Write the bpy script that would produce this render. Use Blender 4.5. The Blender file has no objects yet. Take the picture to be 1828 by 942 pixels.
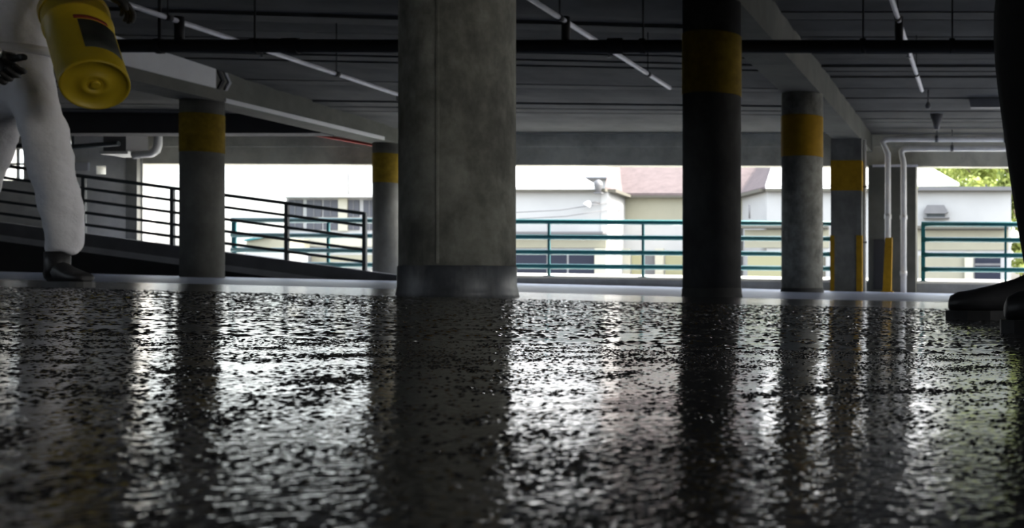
import bpy, math, random
import numpy as np
from mathutils import Vector, Matrix

random.seed(7)
rng = np.random.default_rng(11)
scene = bpy.context.scene
COL = scene.collection

# ------------------------------------------------------------------ camera
F = 2000.0            # focal length in pixels of the 1828 px wide frame
VX, VY = 1765.0, 505.0  # where the depth axis meets the picture (cropped photograph -> lens shift)
CZ = 0.10             # lens height
cam_d = bpy.data.cameras.new('camera')
cam = bpy.data.objects.new('camera', cam_d)
COL.objects.link(cam)
cam_d.sensor_fit = 'HORIZONTAL'
cam_d.sensor_width = 36.0
cam_d.lens = F / 1828.0 * 36.0
cam_d.shift_x = (914.0 - VX) / 1828.0
cam_d.shift_y = (VY - 471.0) / 1828.0
cam_d.clip_start = 0.02
cam_d.clip_end = 500
cam.location = (0, 0, CZ)
cam.rotation_euler = (math.pi / 2, 0, 0)
cam_d.dof.use_dof = True
cam_d.dof.focus_distance = 1.15
cam_d.dof.aperture_fstop = 20.0
scene.camera = cam

# ------------------------------------------------------------------ light
world = bpy.data.worlds.new('sky')
scene.world = world
world.use_nodes = True
wn = world.node_tree.nodes
wl = world.node_tree.links
wn.clear()
sky = wn.new('ShaderNodeTexSky')
sky.sky_type = 'NISHITA'
sky.sun_disc = False
sky.sun_elevation = math.radians(48)
sky.sun_rotation = math.radians(80)
sky.air_density = 1.0
sky.dust_density = 4.0
sky.ozone_density = 1.0
bg = wn.new('ShaderNodeBackground')
bg.inputs['Strength'].default_value = 1.05
wo = wn.new('ShaderNodeOutputWorld')
hs = wn.new('ShaderNodeHueSaturation')   # hazy, nearly colourless sky
hs.inputs['Saturation'].default_value = 0.45
wl.new(sky.outputs[0], hs.inputs['Color'])
wl.new(hs.outputs[0], bg.inputs[0])
wl.new(bg.outputs[0], wo.inputs[0])

sun_d = bpy.data.lights.new('sun', 'SUN')
sun_d.energy = 6.5
sun_d.angle = math.radians(0.6)
sun_d.color = (1.0, 0.95, 0.87)
sun = bpy.data.objects.new('sun', sun_d)
COL.objects.link(sun)
sun.rotation_euler = Vector((-0.72, -0.10, -0.70)).to_track_quat('-Z', 'Y').to_euler()
sun.location = (30, 30, 40)

scene.view_settings.view_transform = 'Standard'
scene.view_settings.look = 'None'
scene.view_settings.gamma = 1.0
scene.view_settings.use_curve_mapping = False
scene.view_settings.exposure = 0.38

# ------------------------------------------------------------------ helpers
def wx(x, D): return (x - VX) * D / F
def wz(y, D): return CZ + (VY - y) * D / F
def at(x, y, D): return Vector((wx(x, D), D, wz(y, D)))

def smooth01(t):
    t = min(1.0, max(0.0, t))
    return t * t * (3 - 2 * t)

def floor_z(X, D):
    z = CZ - 0.098 - 0.006 * D - 0.0236 * X
    t = max(0.0, 1 - D / 6.0)
    z += 0.042 * t
    z -= 0.055 * math.exp(-(((X + 2.2) / 1.8) ** 2 + ((D - 11.6) / 2.2) ** 2))
    return z

def ceil_z(X, D):
    return CZ + 3.15 + (23.8 - D) * (0.0075 + 0.0032 * max(0.0, -X - 2.75))

def lin(c):
    return tuple(((v / 255.0) / 12.92 if v / 255.0 <= 0.04045 else ((v / 255.0 + 0.055) / 1.055) ** 2.4) for v in c)

class MB:
    def __init__(s): s.v = []; s.f = []
    def add(s, vs, fs):
        n = len(s.v)
        s.v += [tuple(p) for p in vs]
        s.f += [tuple(i + n for i in f) for f in fs]
        return s
    def box(s, x0, x1, y0, y1, z0, z1):
        vs = [(x0,y0,z0),(x1,y0,z0),(x1,y1,z0),(x0,y1,z0),(x0,y0,z1),(x1,y0,z1),(x1,y1,z1),(x0,y1,z1)]
        return s.add(vs, [(3,2,1,0),(4,5,6,7),(0,1,5,4),(1,2,6,5),(2,3,7,6),(3,0,4,7)])
    def hexa(s, bot, top):
        # bot, top: 4 points each, counter-clockwise seen from above
        return s.add(list(bot) + list(top), [(3,2,1,0),(4,5,6,7),(0,1,5,4),(1,2,6,5),(2,3,7,6),(3,0,4,7)])
    def tube(s, pts, r, n=12, caps=True):
        pts = [Vector(p) for p in pts]
        rs = r if isinstance(r, (list, tuple)) else [r] * len(pts)
        rings = []
        prev = None
        for i, p in enumerate(pts):
            if i == 0: t = pts[1] - p
            elif i == len(pts) - 1: t = p - pts[i - 1]
            else: t = (pts[i + 1] - p).normalized() + (p - pts[i - 1]).normalized()
            t.normalize()
            if prev is None:
                up = Vector((0, 0, 1)) if abs(t.z) < 0.9 else Vector((1, 0, 0))
                a = t.cross(up).normalized()
            else:
                a = (prev - t * prev.dot(t)).normalized()
            prev = a
            b = t.cross(a)
            rings.append([p + (a * math.cos(2*math.pi*k/n) + b * math.sin(2*math.pi*k/n)) * rs[i] for k in range(n)])
        vs = [q for rg in rings for q in rg]
        fs = []
        for i in range(len(pts) - 1):
            for k in range(n):
                k2 = (k + 1) % n
                fs.append((i*n+k, i*n+k2, (i+1)*n+k2, (i+1)*n+k))
        if caps:
            fs.append(tuple(range(n))[::-1])
            fs.append(tuple((len(pts)-1)*n + k for k in range(n)))
        return s.add(vs, fs)
    def lathe(s, prof, n=32, M=None):
        # prof: (radius, z) from bottom to top, closed by caps where radius > 0
        vs = []; fs = []
        for r, z in prof:
            for k in range(n):
                a = 2*math.pi*k/n
                vs.append(Vector((r*math.cos(a), r*math.sin(a), z)))
        m = len(prof)
        for i in range(m - 1):
            for k in range(n):
                k2 = (k+1) % n
                fs.append((i*n+k, i*n+k2, (i+1)*n+k2, (i+1)*n+k))
        fs.append(tuple(range(n))[::-1]); fs.append(tuple((m-1)*n+k for k in range(n)))
        if M is not None: vs = [M @ v for v in vs]
        return s.add(vs, fs)
    def prism(s, poly, off):
        # poly: planar polygon, off: vector of extrusion
        n = len(poly); off = Vector(off)
        poly = [Vector(p) for p in poly]
        vs = poly + [p + off for p in poly]
        fs = [tuple(range(n))[::-1], tuple(range(n, 2*n))]
        for k in range(n):
            k2 = (k+1) % n
            fs.append((k, k2, n+k2, n+k))
        return s.add(vs, fs)
    def mesh(s, name, mat=None, smooth=False):
        me = bpy.data.meshes.new(name)
        me.from_pydata(s.v, [], s.f)
        me.validate(); me.update()
        if mat: me.materials.append(mat)
        if smooth:
            me.polygons.foreach_set('use_smooth', [len(p.vertices) <= 4 for p in me.polygons])
        return me
    def build(s, name, mat=None, parent=None, smooth=False):
        o = bpy.data.objects.new(name, s.mesh(name, mat, smooth))
        COL.objects.link(o)
        if parent is not None: adopt(o, parent)
        fix_normals(o.data)
        return o

def fix_normals(me):
    import bmesh
    bm = bmesh.new(); bm.from_mesh(me)
    bmesh.ops.recalc_face_normals(bm, faces=bm.faces)
    bm.to_mesh(me); bm.free()

def adopt(o, parent):
    o.parent = parent
    o.matrix_parent_inverse = Matrix.Translation(parent_loc(parent)).inverted()
def parent_loc(p):
    l = Vector(p.location)
    return l
def empty(name, loc):
    o = bpy.data.objects.new(name, None)
    COL.objects.link(o); o.location = loc
    o.empty_display_size = 0.1
    return o
def tag(o, label=None, cat=None, group=None, kind=None):
    if label: o['label'] = label
    if cat: o['category'] = cat
    if group: o['group'] = group
    if kind: o['kind'] = kind
    return o

# ------------------------------------------------------------------ materials
def material(name, color, rough=0.7, metallic=0.0, noise=None, bump=None, spec=0.5, stains=None):
    """noise=(scale, amount): mottled colour; bump=(scale, strength, distance); stains=(scale, colour, amount, stretch)"""
    m = bpy.data.materials.new(name); m.use_nodes = True
    nt = m.node_tree; N = nt.nodes; L = nt.links
    b = N['Principled BSDF']
    b.inputs['Roughness'].default_value = rough
    b.inputs['Metallic'].default_value = metallic
    b.inputs['Specular IOR Level'].default_value = spec
    tc = N.new('ShaderNodeTexCoord')
    col = None
    c = tuple(color) + (1,)
    b.inputs['Base Color'].default_value = c
    if noise:
        nz = N.new('ShaderNodeTexNoise'); nz.inputs['Scale'].default_value = noise[0]
        nz.inputs['Detail'].default_value = 6; nz.inputs['Roughness'].default_value = 0.65
        L.new(tc.outputs['Object'], nz.inputs['Vector'])
        rp = N.new('ShaderNodeValToRGB')
        a = noise[1]
        rp.color_ramp.elements[0].position = 0.3; rp.color_ramp.elements[1].position = 0.7
        rp.color_ramp.elements[0].color = tuple(v*(1-a) for v in color) + (1,)
        rp.color_ramp.elements[1].color = tuple(min(1, v*(1+a)) for v in color) + (1,)
        L.new(nz.outputs['Fac'], rp.inputs[0])
        col = rp.outputs[0]
        if stains:
            mp = N.new('ShaderNodeMapping'); mp.inputs['Scale'].default_value = (1, 1, stains[3])
            L.new(tc.outputs['Object'], mp.inputs['Vector'])
            n2 = N.new('ShaderNodeTexNoise'); n2.inputs['Scale'].default_value = stains[0]
            n2.inputs['Detail'].default_value = 8; n2.inputs['Roughness'].default_value = 0.7
            L.new(mp.outputs[0], n2.inputs['Vector'])
            r2 = N.new('ShaderNodeValToRGB')
            r2.color_ramp.elements[0].position = 0.46; r2.color_ramp.elements[1].position = 0.66
            r2.color_ramp.elements[0].color = (0,0,0,1)
            r2.color_ramp.elements[1].color = (stains[2],)*3 + (1,)
            L.new(n2.outputs['Fac'], r2.inputs[0])
            mx = N.new('ShaderNodeMix'); mx.data_type = 'RGBA'
            L.new(r2.outputs[0], mx.inputs['Factor'])
            L.new(col, mx.inputs['A']); mx.inputs['B'].default_value = tuple(stains[1]) + (1,)
            col = mx.outputs['Result']
        L.new(col, b.inputs['Base Color'])
    if bump:
        nb = N.new('ShaderNodeTexNoise'); nb.inputs['Scale'].default_value = bump[0]
        nb.inputs['Detail'].default_value = 4
        L.new(tc.outputs['Object'], nb.inputs['Vector'])
        bp = N.new('ShaderNodeBump'); bp.inputs['Strength'].default_value = bump[1]
        bp.inputs['Distance'].default_value = bump[2]
        L.new(nb.outputs['Fac'], bp.inputs['Height'])
        L.new(bp.outputs[0], b.inputs['Normal'])
    return m

M = {}
M['concrete'] = material('concrete', (0.16, 0.16, 0.145), 0.85, spec=0.1, noise=(2.2, 0.28), bump=(60, 0.25, 0.004), stains=(1.3, (0.09, 0.09, 0.08), 0.75, 0.45))
M['pale_concrete'] = material('pale_concrete', (0.31, 0.31, 0.275), 0.85, spec=0.12, noise=(7, 0.35), bump=(60, 0.25, 0.004), stains=(3.2, (0.12, 0.12, 0.11), 0.9, 0.5))  # column concrete made paler in place of light falling on it
M['dark_concrete'] = material('dark_concrete', (0.07, 0.07, 0.068), 0.9, spec=0.08, noise=(2.2, 0.28), stains=(1.3, (0.03, 0.03, 0.03), 0.75, 0.45))  # column concrete darkened, shade put into the colour
M['shaded_yellow'] = material('shaded_yellow_paint', (0.18, 0.12, 0.012), 0.8, spec=0.1, noise=(8, 0.3))  # dimmer copy of the yellow paint, shade on those columns put in colour
M['ceiling'] = material('ceiling_concrete', (0.105, 0.105, 0.10), 0.9, spec=0.02, noise=(1.2, 0.18), bump=(30, 0.15, 0.004))
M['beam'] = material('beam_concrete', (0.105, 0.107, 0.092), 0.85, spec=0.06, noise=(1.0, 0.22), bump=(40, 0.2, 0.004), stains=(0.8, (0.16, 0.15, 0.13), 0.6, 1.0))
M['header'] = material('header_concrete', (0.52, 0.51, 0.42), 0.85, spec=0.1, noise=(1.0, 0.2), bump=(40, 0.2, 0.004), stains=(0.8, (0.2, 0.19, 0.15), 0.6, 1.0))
M['white_conc'] = material('whitewashed_concrete', (0.55, 0.55, 0.54), 0.8, noise=(1.5, 0.08))
M['darkbeam'] = material('black_concrete', (0.03, 0.03, 0.032), 0.9, noise=(2.0, 0.2))
M['greywall'] = material('grey_wall', (0.22, 0.22, 0.20), 0.85, spec=0.12, noise=(1.4, 0.2), bump=(40, 0.2, 0.004))
M['palewall'] = material('pale_wall', (0.75, 0.74, 0.68), 0.85, noise=(1.4, 0.2))
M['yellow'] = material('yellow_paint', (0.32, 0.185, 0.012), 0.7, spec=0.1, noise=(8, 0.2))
M['cove'] = material('grey_base_coating', (0.06, 0.065, 0.075), 0.45, noise=(9, 0.4), stains=(6, (0.22, 0.22, 0.22), 0.55, 0.3))
M['black_pipe'] = material('black_pipe', (0.012, 0.012, 0.012), 0.7)
M['galv'] = material('galvanised_pipe', (0.62, 0.62, 0.66), 0.45, noise=(6, 0.15))
M['drain'] = material('painted_drain_pipe', (0.60, 0.60, 0.57), 0.55, noise=(5, 0.12))
M['teal'] = material('teal_paint', (0.008, 0.14, 0.15), 0.42, noise=(9, 0.1))
M['dark_steel'] = material('dark_steel', (0.02, 0.028, 0.03), 0.5)
M['kerb'] = material('kerb_concrete', (0.32, 0.32, 0.30), 0.85, noise=(3, 0.2))
M['ledge'] = material('pale_ledge', (0.85, 0.84, 0.80), 0.8, noise=(3, 0.05))
M['ramp'] = material('ramp_concrete', (0.10, 0.10, 0.105), 0.85, noise=(2, 0.25))
M['ramp_band'] = material('ramp_band', (0.30, 0.30, 0.31), 0.8, noise=(2, 0.2))
M['suit'] = material('white_coverall', (0.85, 0.85, 0.90), 0.75, noise=(10, 0.06), bump=(14, 0.6, 0.02))
M['glove'] = material('black_rubber', (0.012, 0.012, 0.013), 0.6, bump=(50, 0.3, 0.004))
M['boot'] = material('black_leather', (0.025, 0.025, 0.027), 0.5, noise=(20, 0.3))
M['sole'] = material('rubber_sole', (0.10, 0.10, 0.10), 0.7)
M['skin'] = material('skin', (0.45, 0.27, 0.19), 0.55)
M['hair'] = material('dark_hair', (0.03, 0.02, 0.015), 0.7)
M['pail'] = material('yellow_plastic', (0.55, 0.40, 0.02), 0.45, noise=(5, 0.12))
M['pail_label'] = material('dark_print', (0.03, 0.035, 0.03), 0.5, noise=(9, 0.5))
M['pail_red'] = material('red_print', (0.25, 0.03, 0.02), 0.5)
M['black_cloth'] = material('black_cloth', (0.010, 0.010, 0.011), 0.9, bump=(20, 0.4, 0.01))
M['bwall'] = material('white_stucco', (0.35, 0.35, 0.335), 0.9, noise=(0.6, 0.05))
M['beige'] = material('beige_stucco', (0.25, 0.24, 0.175), 0.9, noise=(0.6, 0.08))
M['cream'] = material('cream_stucco', (0.39, 0.375, 0.295), 0.9, noise=(0.6, 0.05))
M['fascia'] = material('olive_fascia', (0.085, 0.08, 0.06), 0.8)
M['wroof'] = material('white_roof', (0.62, 0.62, 0.60), 0.8, noise=(0.8, 0.05))
M['pink'] = material('pink_shingle', (0.092, 0.070, 0.067), 0.85, noise=(2.5, 0.2))
M['win_dark'] = material('dark_glass', (0.015, 0.018, 0.03), 0.4, spec=0.2)
M['win_grey'] = material('grey_glass', (0.07, 0.072, 0.08), 0.5, spec=0.2)
M['olive'] = material('olive_panel', (0.26, 0.25, 0.14), 0.8)
M['vent'] = material('vent_metal', (0.11, 0.11, 0.11), 0.6, noise=(3, 0.1))
M['asphalt'] = material('street', (0.14, 0.14, 0.14), 0.9, noise=(0.5, 0.1))
M['bark'] = material('bark', (0.12, 0.09, 0.06), 0.9)
M['red'] = material('red_paint', (0.4, 0.03, 0.02), 0.6)

def leaf_material():
    m = bpy.data.materials.new('leaf'); m.use_nodes = True
    nt = m.node_tree; N = nt.nodes; L = nt.links
    b = N['Principled BSDF']; b.inputs['Roughness'].default_value = 0.6
    tc = N.new('ShaderNodeTexCoord'); nz = N.new('ShaderNodeTexNoise'); nz.inputs['Scale'].default_value = 1.2
    L.new(tc.outputs['Object'], nz.inputs['Vector'])
    rp = N.new('ShaderNodeValToRGB')
    rp.color_ramp.elements[0].position = 0.35; rp.color_ramp.elements[1].position = 0.65
    rp.color_ramp.elements[0].color = (0.20, 0.26, 0.05, 1); rp.color_ramp.elements[1].color = (0.50, 0.55, 0.16, 1)
    L.new(nz.outputs['Fac'], rp.inputs[0]); L.new(rp.outputs[0], b.inputs['Base Color'])
    tr = N.new('ShaderNodeBsdfTranslucent'); L.new(rp.outputs[0], tr.inputs['Color'])
    mx = N.new('ShaderNodeMixShader'); mx.inputs[0].default_value = 0.35
    L.new(b.outputs[0], mx.inputs[1]); L.new(tr.outputs[0], mx.inputs[2])
    L.new(mx.outputs[0], N['Material Output'].inputs['Surface'])
    return m
M['leaf'] = leaf_material()

def wet_material(name, grain_scale, dist, strength):
    m = bpy.data.materials.new(name); m.use_nodes = True
    nt = m.node_tree; N = nt.nodes; L = nt.links
    b = N['Principled BSDF']
    b.inputs['Roughness'].default_value = 0.07
    b.inputs['IOR'].default_value = 1.8
    tc = N.new('ShaderNodeTexCoord')
    nz = N.new('ShaderNodeTexNoise'); nz.inputs['Scale'].default_value = 180
    nz.inputs['Detail'].default_value = 3
    L.new(tc.outputs['Object'], nz.inputs['Vector'])
    rp = N.new('ShaderNodeValToRGB')
    rp.color_ramp.elements[0].position = 0.35; rp.color_ramp.elements[1].position = 0.7
    rp.color_ramp.elements[0].color = (0.018, 0.018, 0.019, 1); rp.color_ramp.elements[1].color = (0.06, 0.06, 0.06, 1)
    L.new(nz.outputs['Fac'], rp.inputs[0]); L.new(rp.outputs[0], b.inputs['Base Color'])
    if strength > 0:
        nb = N.new('ShaderNodeTexNoise'); nb.inputs['Scale'].default_value = grain_scale
        nb.inputs['Detail'].default_value = 2
        L.new(tc.outputs['Object'], nb.inputs['Vector'])
        bp = N.new('ShaderNodeBump'); bp.inputs['Strength'].default_value = strength
        bp.inputs['Distance'].default_value = dist
        L.new(nb.outputs['Fac'], bp.inputs['Height']); L.new(bp.outputs[0], b.inputs['Normal'])
    return m
M['wet_near'] = wet_material('wet_coating_near', 200, 0.001, 0.0)
M['wet'] = wet_material('wet_coating', 130, 0.0022, 0.5)
M['dry'] = material('dry_sky_tinted_deck', (0.31, 0.36, 0.50), 0.40, noise=(0.7, 0.15), bump=(90, 0.2, 0.002))  # blue of the skylight on the deck is mixed into its colour

# ------------------------------------------------------------------ floor
XL, XR, YB, YF = -26.0, 10.0, -12.0, 23.8
WET_END = 8.6
def grid_mesh(xs, ys, zf, hole=None):
    mb = MB(); nx = len(xs)
    mb.v = [(x, y, zf(x, y)) for y in ys for x in xs]
    for j in range(len(ys) - 1):
        for i in range(nx - 1):
            cx, cy = (xs[i]+xs[i+1])/2, (ys[j]+ys[j+1])/2
            if hole and hole(cx, cy): continue
            mb.f.append((j*nx+i, j*nx+i+1, (j+1)*nx+i+1, (j+1)*nx+i))
    return mb
FX0, FX1 = -4.4, 0.1
# three strips of real sand grains: x from, y from, y to, cell size
STRIPS = ((-1.0, 0.2, 1.1, 0.00110), (-2.4, 1.1, 2.6, 0.0034), (-4.4, 2.6, 5.0, 0.0060))
def in_strip(x, y):
    return x < FX1 and any(x > a and y0 < y < y1 for a, y0, y1, c in STRIPS)
xs = [XL + 0.4*i for i in range(int(round((XR - XL)/0.4)) + 1)]
xs = sorted(set([round(x, 4) for x in xs if not (FX0 - 0.05 < x < FX1 + 0.05)] + [round(FX0 + 0.1*i, 4) for i in range(46)]))
ys = sorted(set([round(YB + 0.4*i, 4) for i in range(31)] + [round(0.1*i, 4) for i in range(87)]))
floor = grid_mesh(xs, [y for y in ys if y <= WET_END + 1e-6], floor_z, in_strip).build('floor', M['wet'], None, True)
tag(floor, 'dark wet speckled floor coating with glossy reflections in the foreground', kind='structure')
ysd = [WET_END + (YF + 0.0 - WET_END) * i / 40 for i in range(41)]
dry = grid_mesh(xs, ysd, floor_z).build('dry_deck', M['dry'], floor, True)
dry['label'] = 'dry deck beyond the wet coating, its grey tinted blue for skylight'

def noise_field(nyy, nxx, wav):   # smooth random field by filtered noise (wavelength in cells)
    w = rng.standard_normal((nyy, nxx))
    fy = np.fft.fftfreq(nyy)[:, None]; fx = np.fft.rfftfreq(nxx)[None, :]
    g = np.exp(-(fx*fx + fy*fy) * wav**2 * 1.6)
    r = np.fft.irfft2(np.fft.rfft2(w)*g, s=(nyy, nxx))
    return r / r.std()
def grain_patch(x0, x1, y0, y1, step, name, label):
    # the still liquid coating close to the lens: a flat film and sand grains that stand out of it
    nx = int(round((x1 - x0)/step)); ny = int(round((y1 - y0)/step)) + 1
    X = np.linspace(x0, x1, nx + 1); Y = np.linspace(y0, y1, ny)
    mm = 0.001/step
    n1 = noise_field(ny, nx + 1, max(1.6, 1.9*mm))
    gs = max(1.0, 0.62/mm)   # coarser cells carry wider, taller grains
    n3 = noise_field(ny, nx + 1, 40.0*mm)
    n4 = noise_field(ny, nx + 1, 120.0*mm)
    cover = 1.4 + 0.4 * n3
    h = gs * GRAIN * np.clip(n1 - cover, 0, 1.6) 
    XX, YY = np.meshgrid(X, Y)
    thick = 1 + 1.6 * np.clip((0.50 - YY) / 0.16, 0, 1)   # the sand lies thicker close by
    n2 = noise_field(ny, nx + 1, max(1.7, 2.6*mm))
    h += gs * MENIS * thick * np.clip(n2, -1.8, 1.8)
    edge = np.clip(np.minimum(np.minimum(XX - x0, x1 - XX), np.minimum(YY - y0, y1 - YY)) / 0.08, 0, 1)
    h += edge * (0.00005 * n3 + 0.00015 * n4)
    t = np.clip(1 - YY/6.0, 0, None)
    Z = CZ - 0.098 - 0.006*YY - 0.0236*XX + 0.042*t - 0.055*np.exp(-(((XX+2.2)/1.8)**2 + ((YY-11.6)/2.2)**2)) + h
    co = np.stack([XX, YY, Z], -1).reshape(-1, 3).astype(np.float32)
    me = bpy.data.meshes.new(name)
    nvx = nx + 1
    me.vertices.add(co.shape[0]); me.vertices.foreach_set('co', co.ravel())
    ii, jj = np.meshgrid(np.arange(nx), np.arange(ny - 1))
    a = jj*nvx + ii
    quads = np.stack([a, a+1, a+1+nvx, a+nvx], -1).reshape(-1, 4)
    nq = quads.shape[0]
    me.loops.add(nq*4); me.loops.foreach_set('vertex_index', quads.ravel().astype(np.int32))
    me.polygons.add(nq)
    me.polygons.foreach_set('loop_start', (np.arange(nq)*4).astype(np.int32))
    me.polygons.foreach_set('loop_total', np.full(nq, 4, np.int32))
    me.polygons.foreach_set('use_smooth', np.ones(nq, bool))
    me.update(calc_edges=True)
    me.materials.append(M['wet_near'])
    o = bpy.data.objects.new('sand_coating', me); COL.objects.link(o)
    o.parent = floor
    tag(o, label, kind='stuff')
    return o
GRAIN, MENIS = 0.0005, 0.000030
for (a_, y0_, y1_, c_), lab in zip(STRIPS, ('nearest the viewer', 'a step further off', 'in front of the central column')):
    grain_patch(a_, FX1, y0_, y1_ + .004, c_, 'sand_coating', 'glossy wet coating with sand grains standing out of it, ' + lab)

# ------------------------------------------------------------------ ceiling
slab = MB()
nX = [XL, -12.5, -2.75, XR]
def slab_quad(x0, x1, y0, y1, off):
    b = [(x0,y0,ceil_z(x0,y0)+off),(x1,y0,ceil_z(x1,y0)+off),(x1,y1,ceil_z(x1,y1)+off),(x0,y1,ceil_z(x0,y1)+off)]
    t = [(p[0], p[1], p[2] + 0.5) for p in b]
    slab.hexa(b, t)
for a, b_ in zip(nX[:-1], nX[1:]):
    for q in range(40):
        y0_ = YB + (YF + 0.5 - YB)*q/40; slab_quad(a, b_, y0_, YB + (YF + 0.5 - YB)*(q + 1)/40, 0.05)
ceiling = slab.build('ceiling', M['ceiling'])
tag(ceiling, 'grey concrete deck ceiling of narrow boards', kind='structure')
PW = 0.46
y = YB
k = 0
while y < YF - 0.05:
    y1 = min(y + PW, YF)
    for a, b_ in zip(nX[:-1], nX[1:]):
        mb = MB(); d = random.uniform(-0.014, 0.014); g = 0.010; tl = random.uniform(-0.016, 0.016)
        bt = [(a,y+g,ceil_z(a,y)+d+tl),(b_,y+g,ceil_z(b_,y)+d+tl),(b_,y1-g,ceil_z(b_,y1)+d-tl),(a,y1-g,ceil_z(a,y1)+d-tl)]
        tp = [(p[0], p[1], ceil_z(p[0], p[1]) + 0.05) for p in bt]
        mb.hexa(bt, tp).build('panel', M['ceiling'], ceiling)
    y += PW; k += 1

# ------------------------------------------------------------------ walls
BX0, BX1 = XL, XR
WT = 0.35
def zrow(xa, ya, xb, yb, D):   # height line given by two picture points on the plane at D
    A = at(xa, ya, D); B = at(xb, yb, D)
    return lambda X: A.z + (B.z - A.z) * (X - A.x) / (B.x - A.x)
head_b = zrow(400, 292.5, 1640, 297, YF)
kerb_t = zrow(930, 496, 1650, 506, YF)
mb = MB()
def wall_piece(mb, X0, X1, z0a, z0b, z1a, z1b, y0=YF, y1=YF + WT):
    mb.hexa([(X0,y0,z0a),(X1,y0,z0b),(X1,y1,z0b),(X0,y1,z0a)], [(X0,y0,z1a),(X1,y0,z1b),(X1,y1,z1b),(X0,y1,z1a)])
xw = lambda x: wx(x, YF)
zw = lambda y: wz(y, YF)
top = 3.9
# header over all openings
X0 = xw(255); wall_piece(mb, X0, XR, head_b(X0), head_b(XR), top, top)
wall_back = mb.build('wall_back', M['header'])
tag(wall_back, 'stained concrete header beam over the far openings', kind='structure')
# a shallow step along the header
mb = MB(); wall_piece(mb, X0, XR, zw(262), zw(262), top, top, YF - 0.06, YF)
mb.build('header_step', M['header'], wall_back)
# kerb under the railings
mb = MB(); Xk = xw(255)
wall_piece(mb, Xk, XR, -0.8, -0.8, kerb_t(Xk), kerb_t(XR))
kerb = mb.build('kerb', M['kerb'], wall_back)
mb = MB(); wall_piece(mb, Xk, XR, kerb_t(Xk) + .002, kerb_t(XR) + .002, kerb_t(Xk) + 0.05, kerb_t(XR) + 0.05, YF + 0.08, YF + 2.4)
mb.build('ledge', M['ledge'], wall_back)  # ledge deepened out of view to bounce sunlight onto the ceiling
mb = MB(); wall_piece(mb, Xk, XR, kerb_t(Xk) - .3, kerb_t(XR) - .3, kerb_t(Xk) + 0.115, kerb_t(XR) + 0.115, YF + 2.4, YF + 2.6)
mb.build('ledge_upstand', M['ledge'], wall_back)
# solid part behind the ramp with small openings
mb = MB()
def wb(xa, xb, ya, yb):   # solid rectangle given in the plane of the far wall
    if yb > 9000: z0 = -0.8
    else: z0 = zw(yb)
    z1 = top if ya < -9000 else zw(ya)
    mb.box(xw(xa), xw(xb), YF, YF + WT, z0, z1)
T, B = -9999, 9999
wb(-420, 4, T, B); wb(4, 42, T, 264); wb(4, 42, 322, B); wb(42, 100, T, B)
wb(100, 127, T, 250); wb(100, 127, 263, 277); wb(100, 127, 289, B); wb(127, 172, T, B)
wb(172, 189, T, 296); wb(172, 189, 311, B); wb(189, 255, T, B)
wfl = mb.build('wall_back', M['palewall']); tag(wfl, 'grey rear wall with small openings beyond the ramp', kind='structure')
MB().box(xw(232), xw(252), YF - 0.12, YF, -0.5, 3.4).build('pilaster', M['greywall'], wfl)
MB().box(xw(135), xw(160), YF - 0.05, YF, zw(305), zw(290)).build('wall_panel', M['white_conc'], wfl)
MB().box(xw(2), xw(44), YF + 0.1, YF + 0.16, zw(293), zw(290)).build('mullion', M['dark_steel'], wfl)
MB().box(xw(22), xw(24), YF + 0.1, YF + 0.16, zw(322), zw(264)).build('mullion', M['dark_steel'], wfl)
# pier between the openings on the right
mb = MB(); mb.box(xw(1552), xw(1636), YF - 0.25, YF + WT, -0.8, head_b(xw(1600)))
pier = mb.build('pier', M['beam'], wall_back)
MB().box(xw(1560), xw(1640), YF - 0.29, YF - 0.25, zw(300), zw(296)).build('pier_flashing', M['galv'], pier)
MB().box(xw(1562), xw(1582), YF - 0.28, YF - 0.25, zw(516), zw(428)).build('dark_panel', M['darkbeam'], pier)
# side and rear enclosure
tag(MB().box(XL - .3, XL, YB, YF + .35, -1.0, 4.4).build('wall_left', M['greywall']), 'concrete side wall beyond the left bay', kind='structure')
tag(MB().box(XL, XR, YB - .3, YB, -1.5, 4.4).build('wall_front', M['greywall']), 'concrete wall behind the viewpoint', kind='structure')
mb = MB(); mb.box(XR, XR + .25, 13.5, YF + .35, -1.2, 0.75); mb.box(XR, XR + .25, 2.6, 13.5, -1.2, 4.4); mb.box(XR, XR + .25, YB, -5.6, -1.2, 4.4); mb.box(XR, XR + .25, -5.6, 2.6, -1.2, 0.4); mb.box(XR, XR + .25, -5.6, 2.6, 2.95, 4.4)
mb.box(3.2, XR, 4.0, 4.3, -1.2, 4.2)  # unseen cross wall, added to keep side light off the dark column
wr = tag(mb.build('wall_right', M['greywall']), 'low concrete parapet along the open right side, and an added cross wall that blocks light', kind='structure')
for yy in (13.5, 18, 23):
    MB().box(XR - .2, XR + .2, yy - .25, yy + .25, -1.0, 3.6).build('parapet_post', M['concrete'], wr)

# ------------------------------------------------------------------ beams
def long_beam(X0, X1, zb, y0, y1, label):
    mb = MB()
    ys_ = [y0 + (y1 - y0)*i/8 for i in range(9)]
    for a, b_ in zip(ys_[:-1], ys_[1:]):
        mb.hexa([(X0,a,zb),(X1,a,zb),(X1,b_,zb),(X0,b_,zb)], [(X0,a,ceil_z(X0,a)+.04),(X1,a,ceil_z(X1,a)+.04),(X1,b_,ceil_z(X1,b_)+.04),(X0,b_,ceil_z(X0,b_)+.04)])
    o = mb.build('ceiling_beam', M['beam']); tag(o, label, 'beam'); return o
beam_r = long_beam(-3.02, -2.47, CZ + 2.78, YB, YF - 0.07, 'long concrete ceiling beam over the row of four columns')
beam_l = long_beam(-12.8, -12.2, CZ + 2.89, YB, YF - 0.07, 'long concrete ceiling beam over the two left columns')
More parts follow.
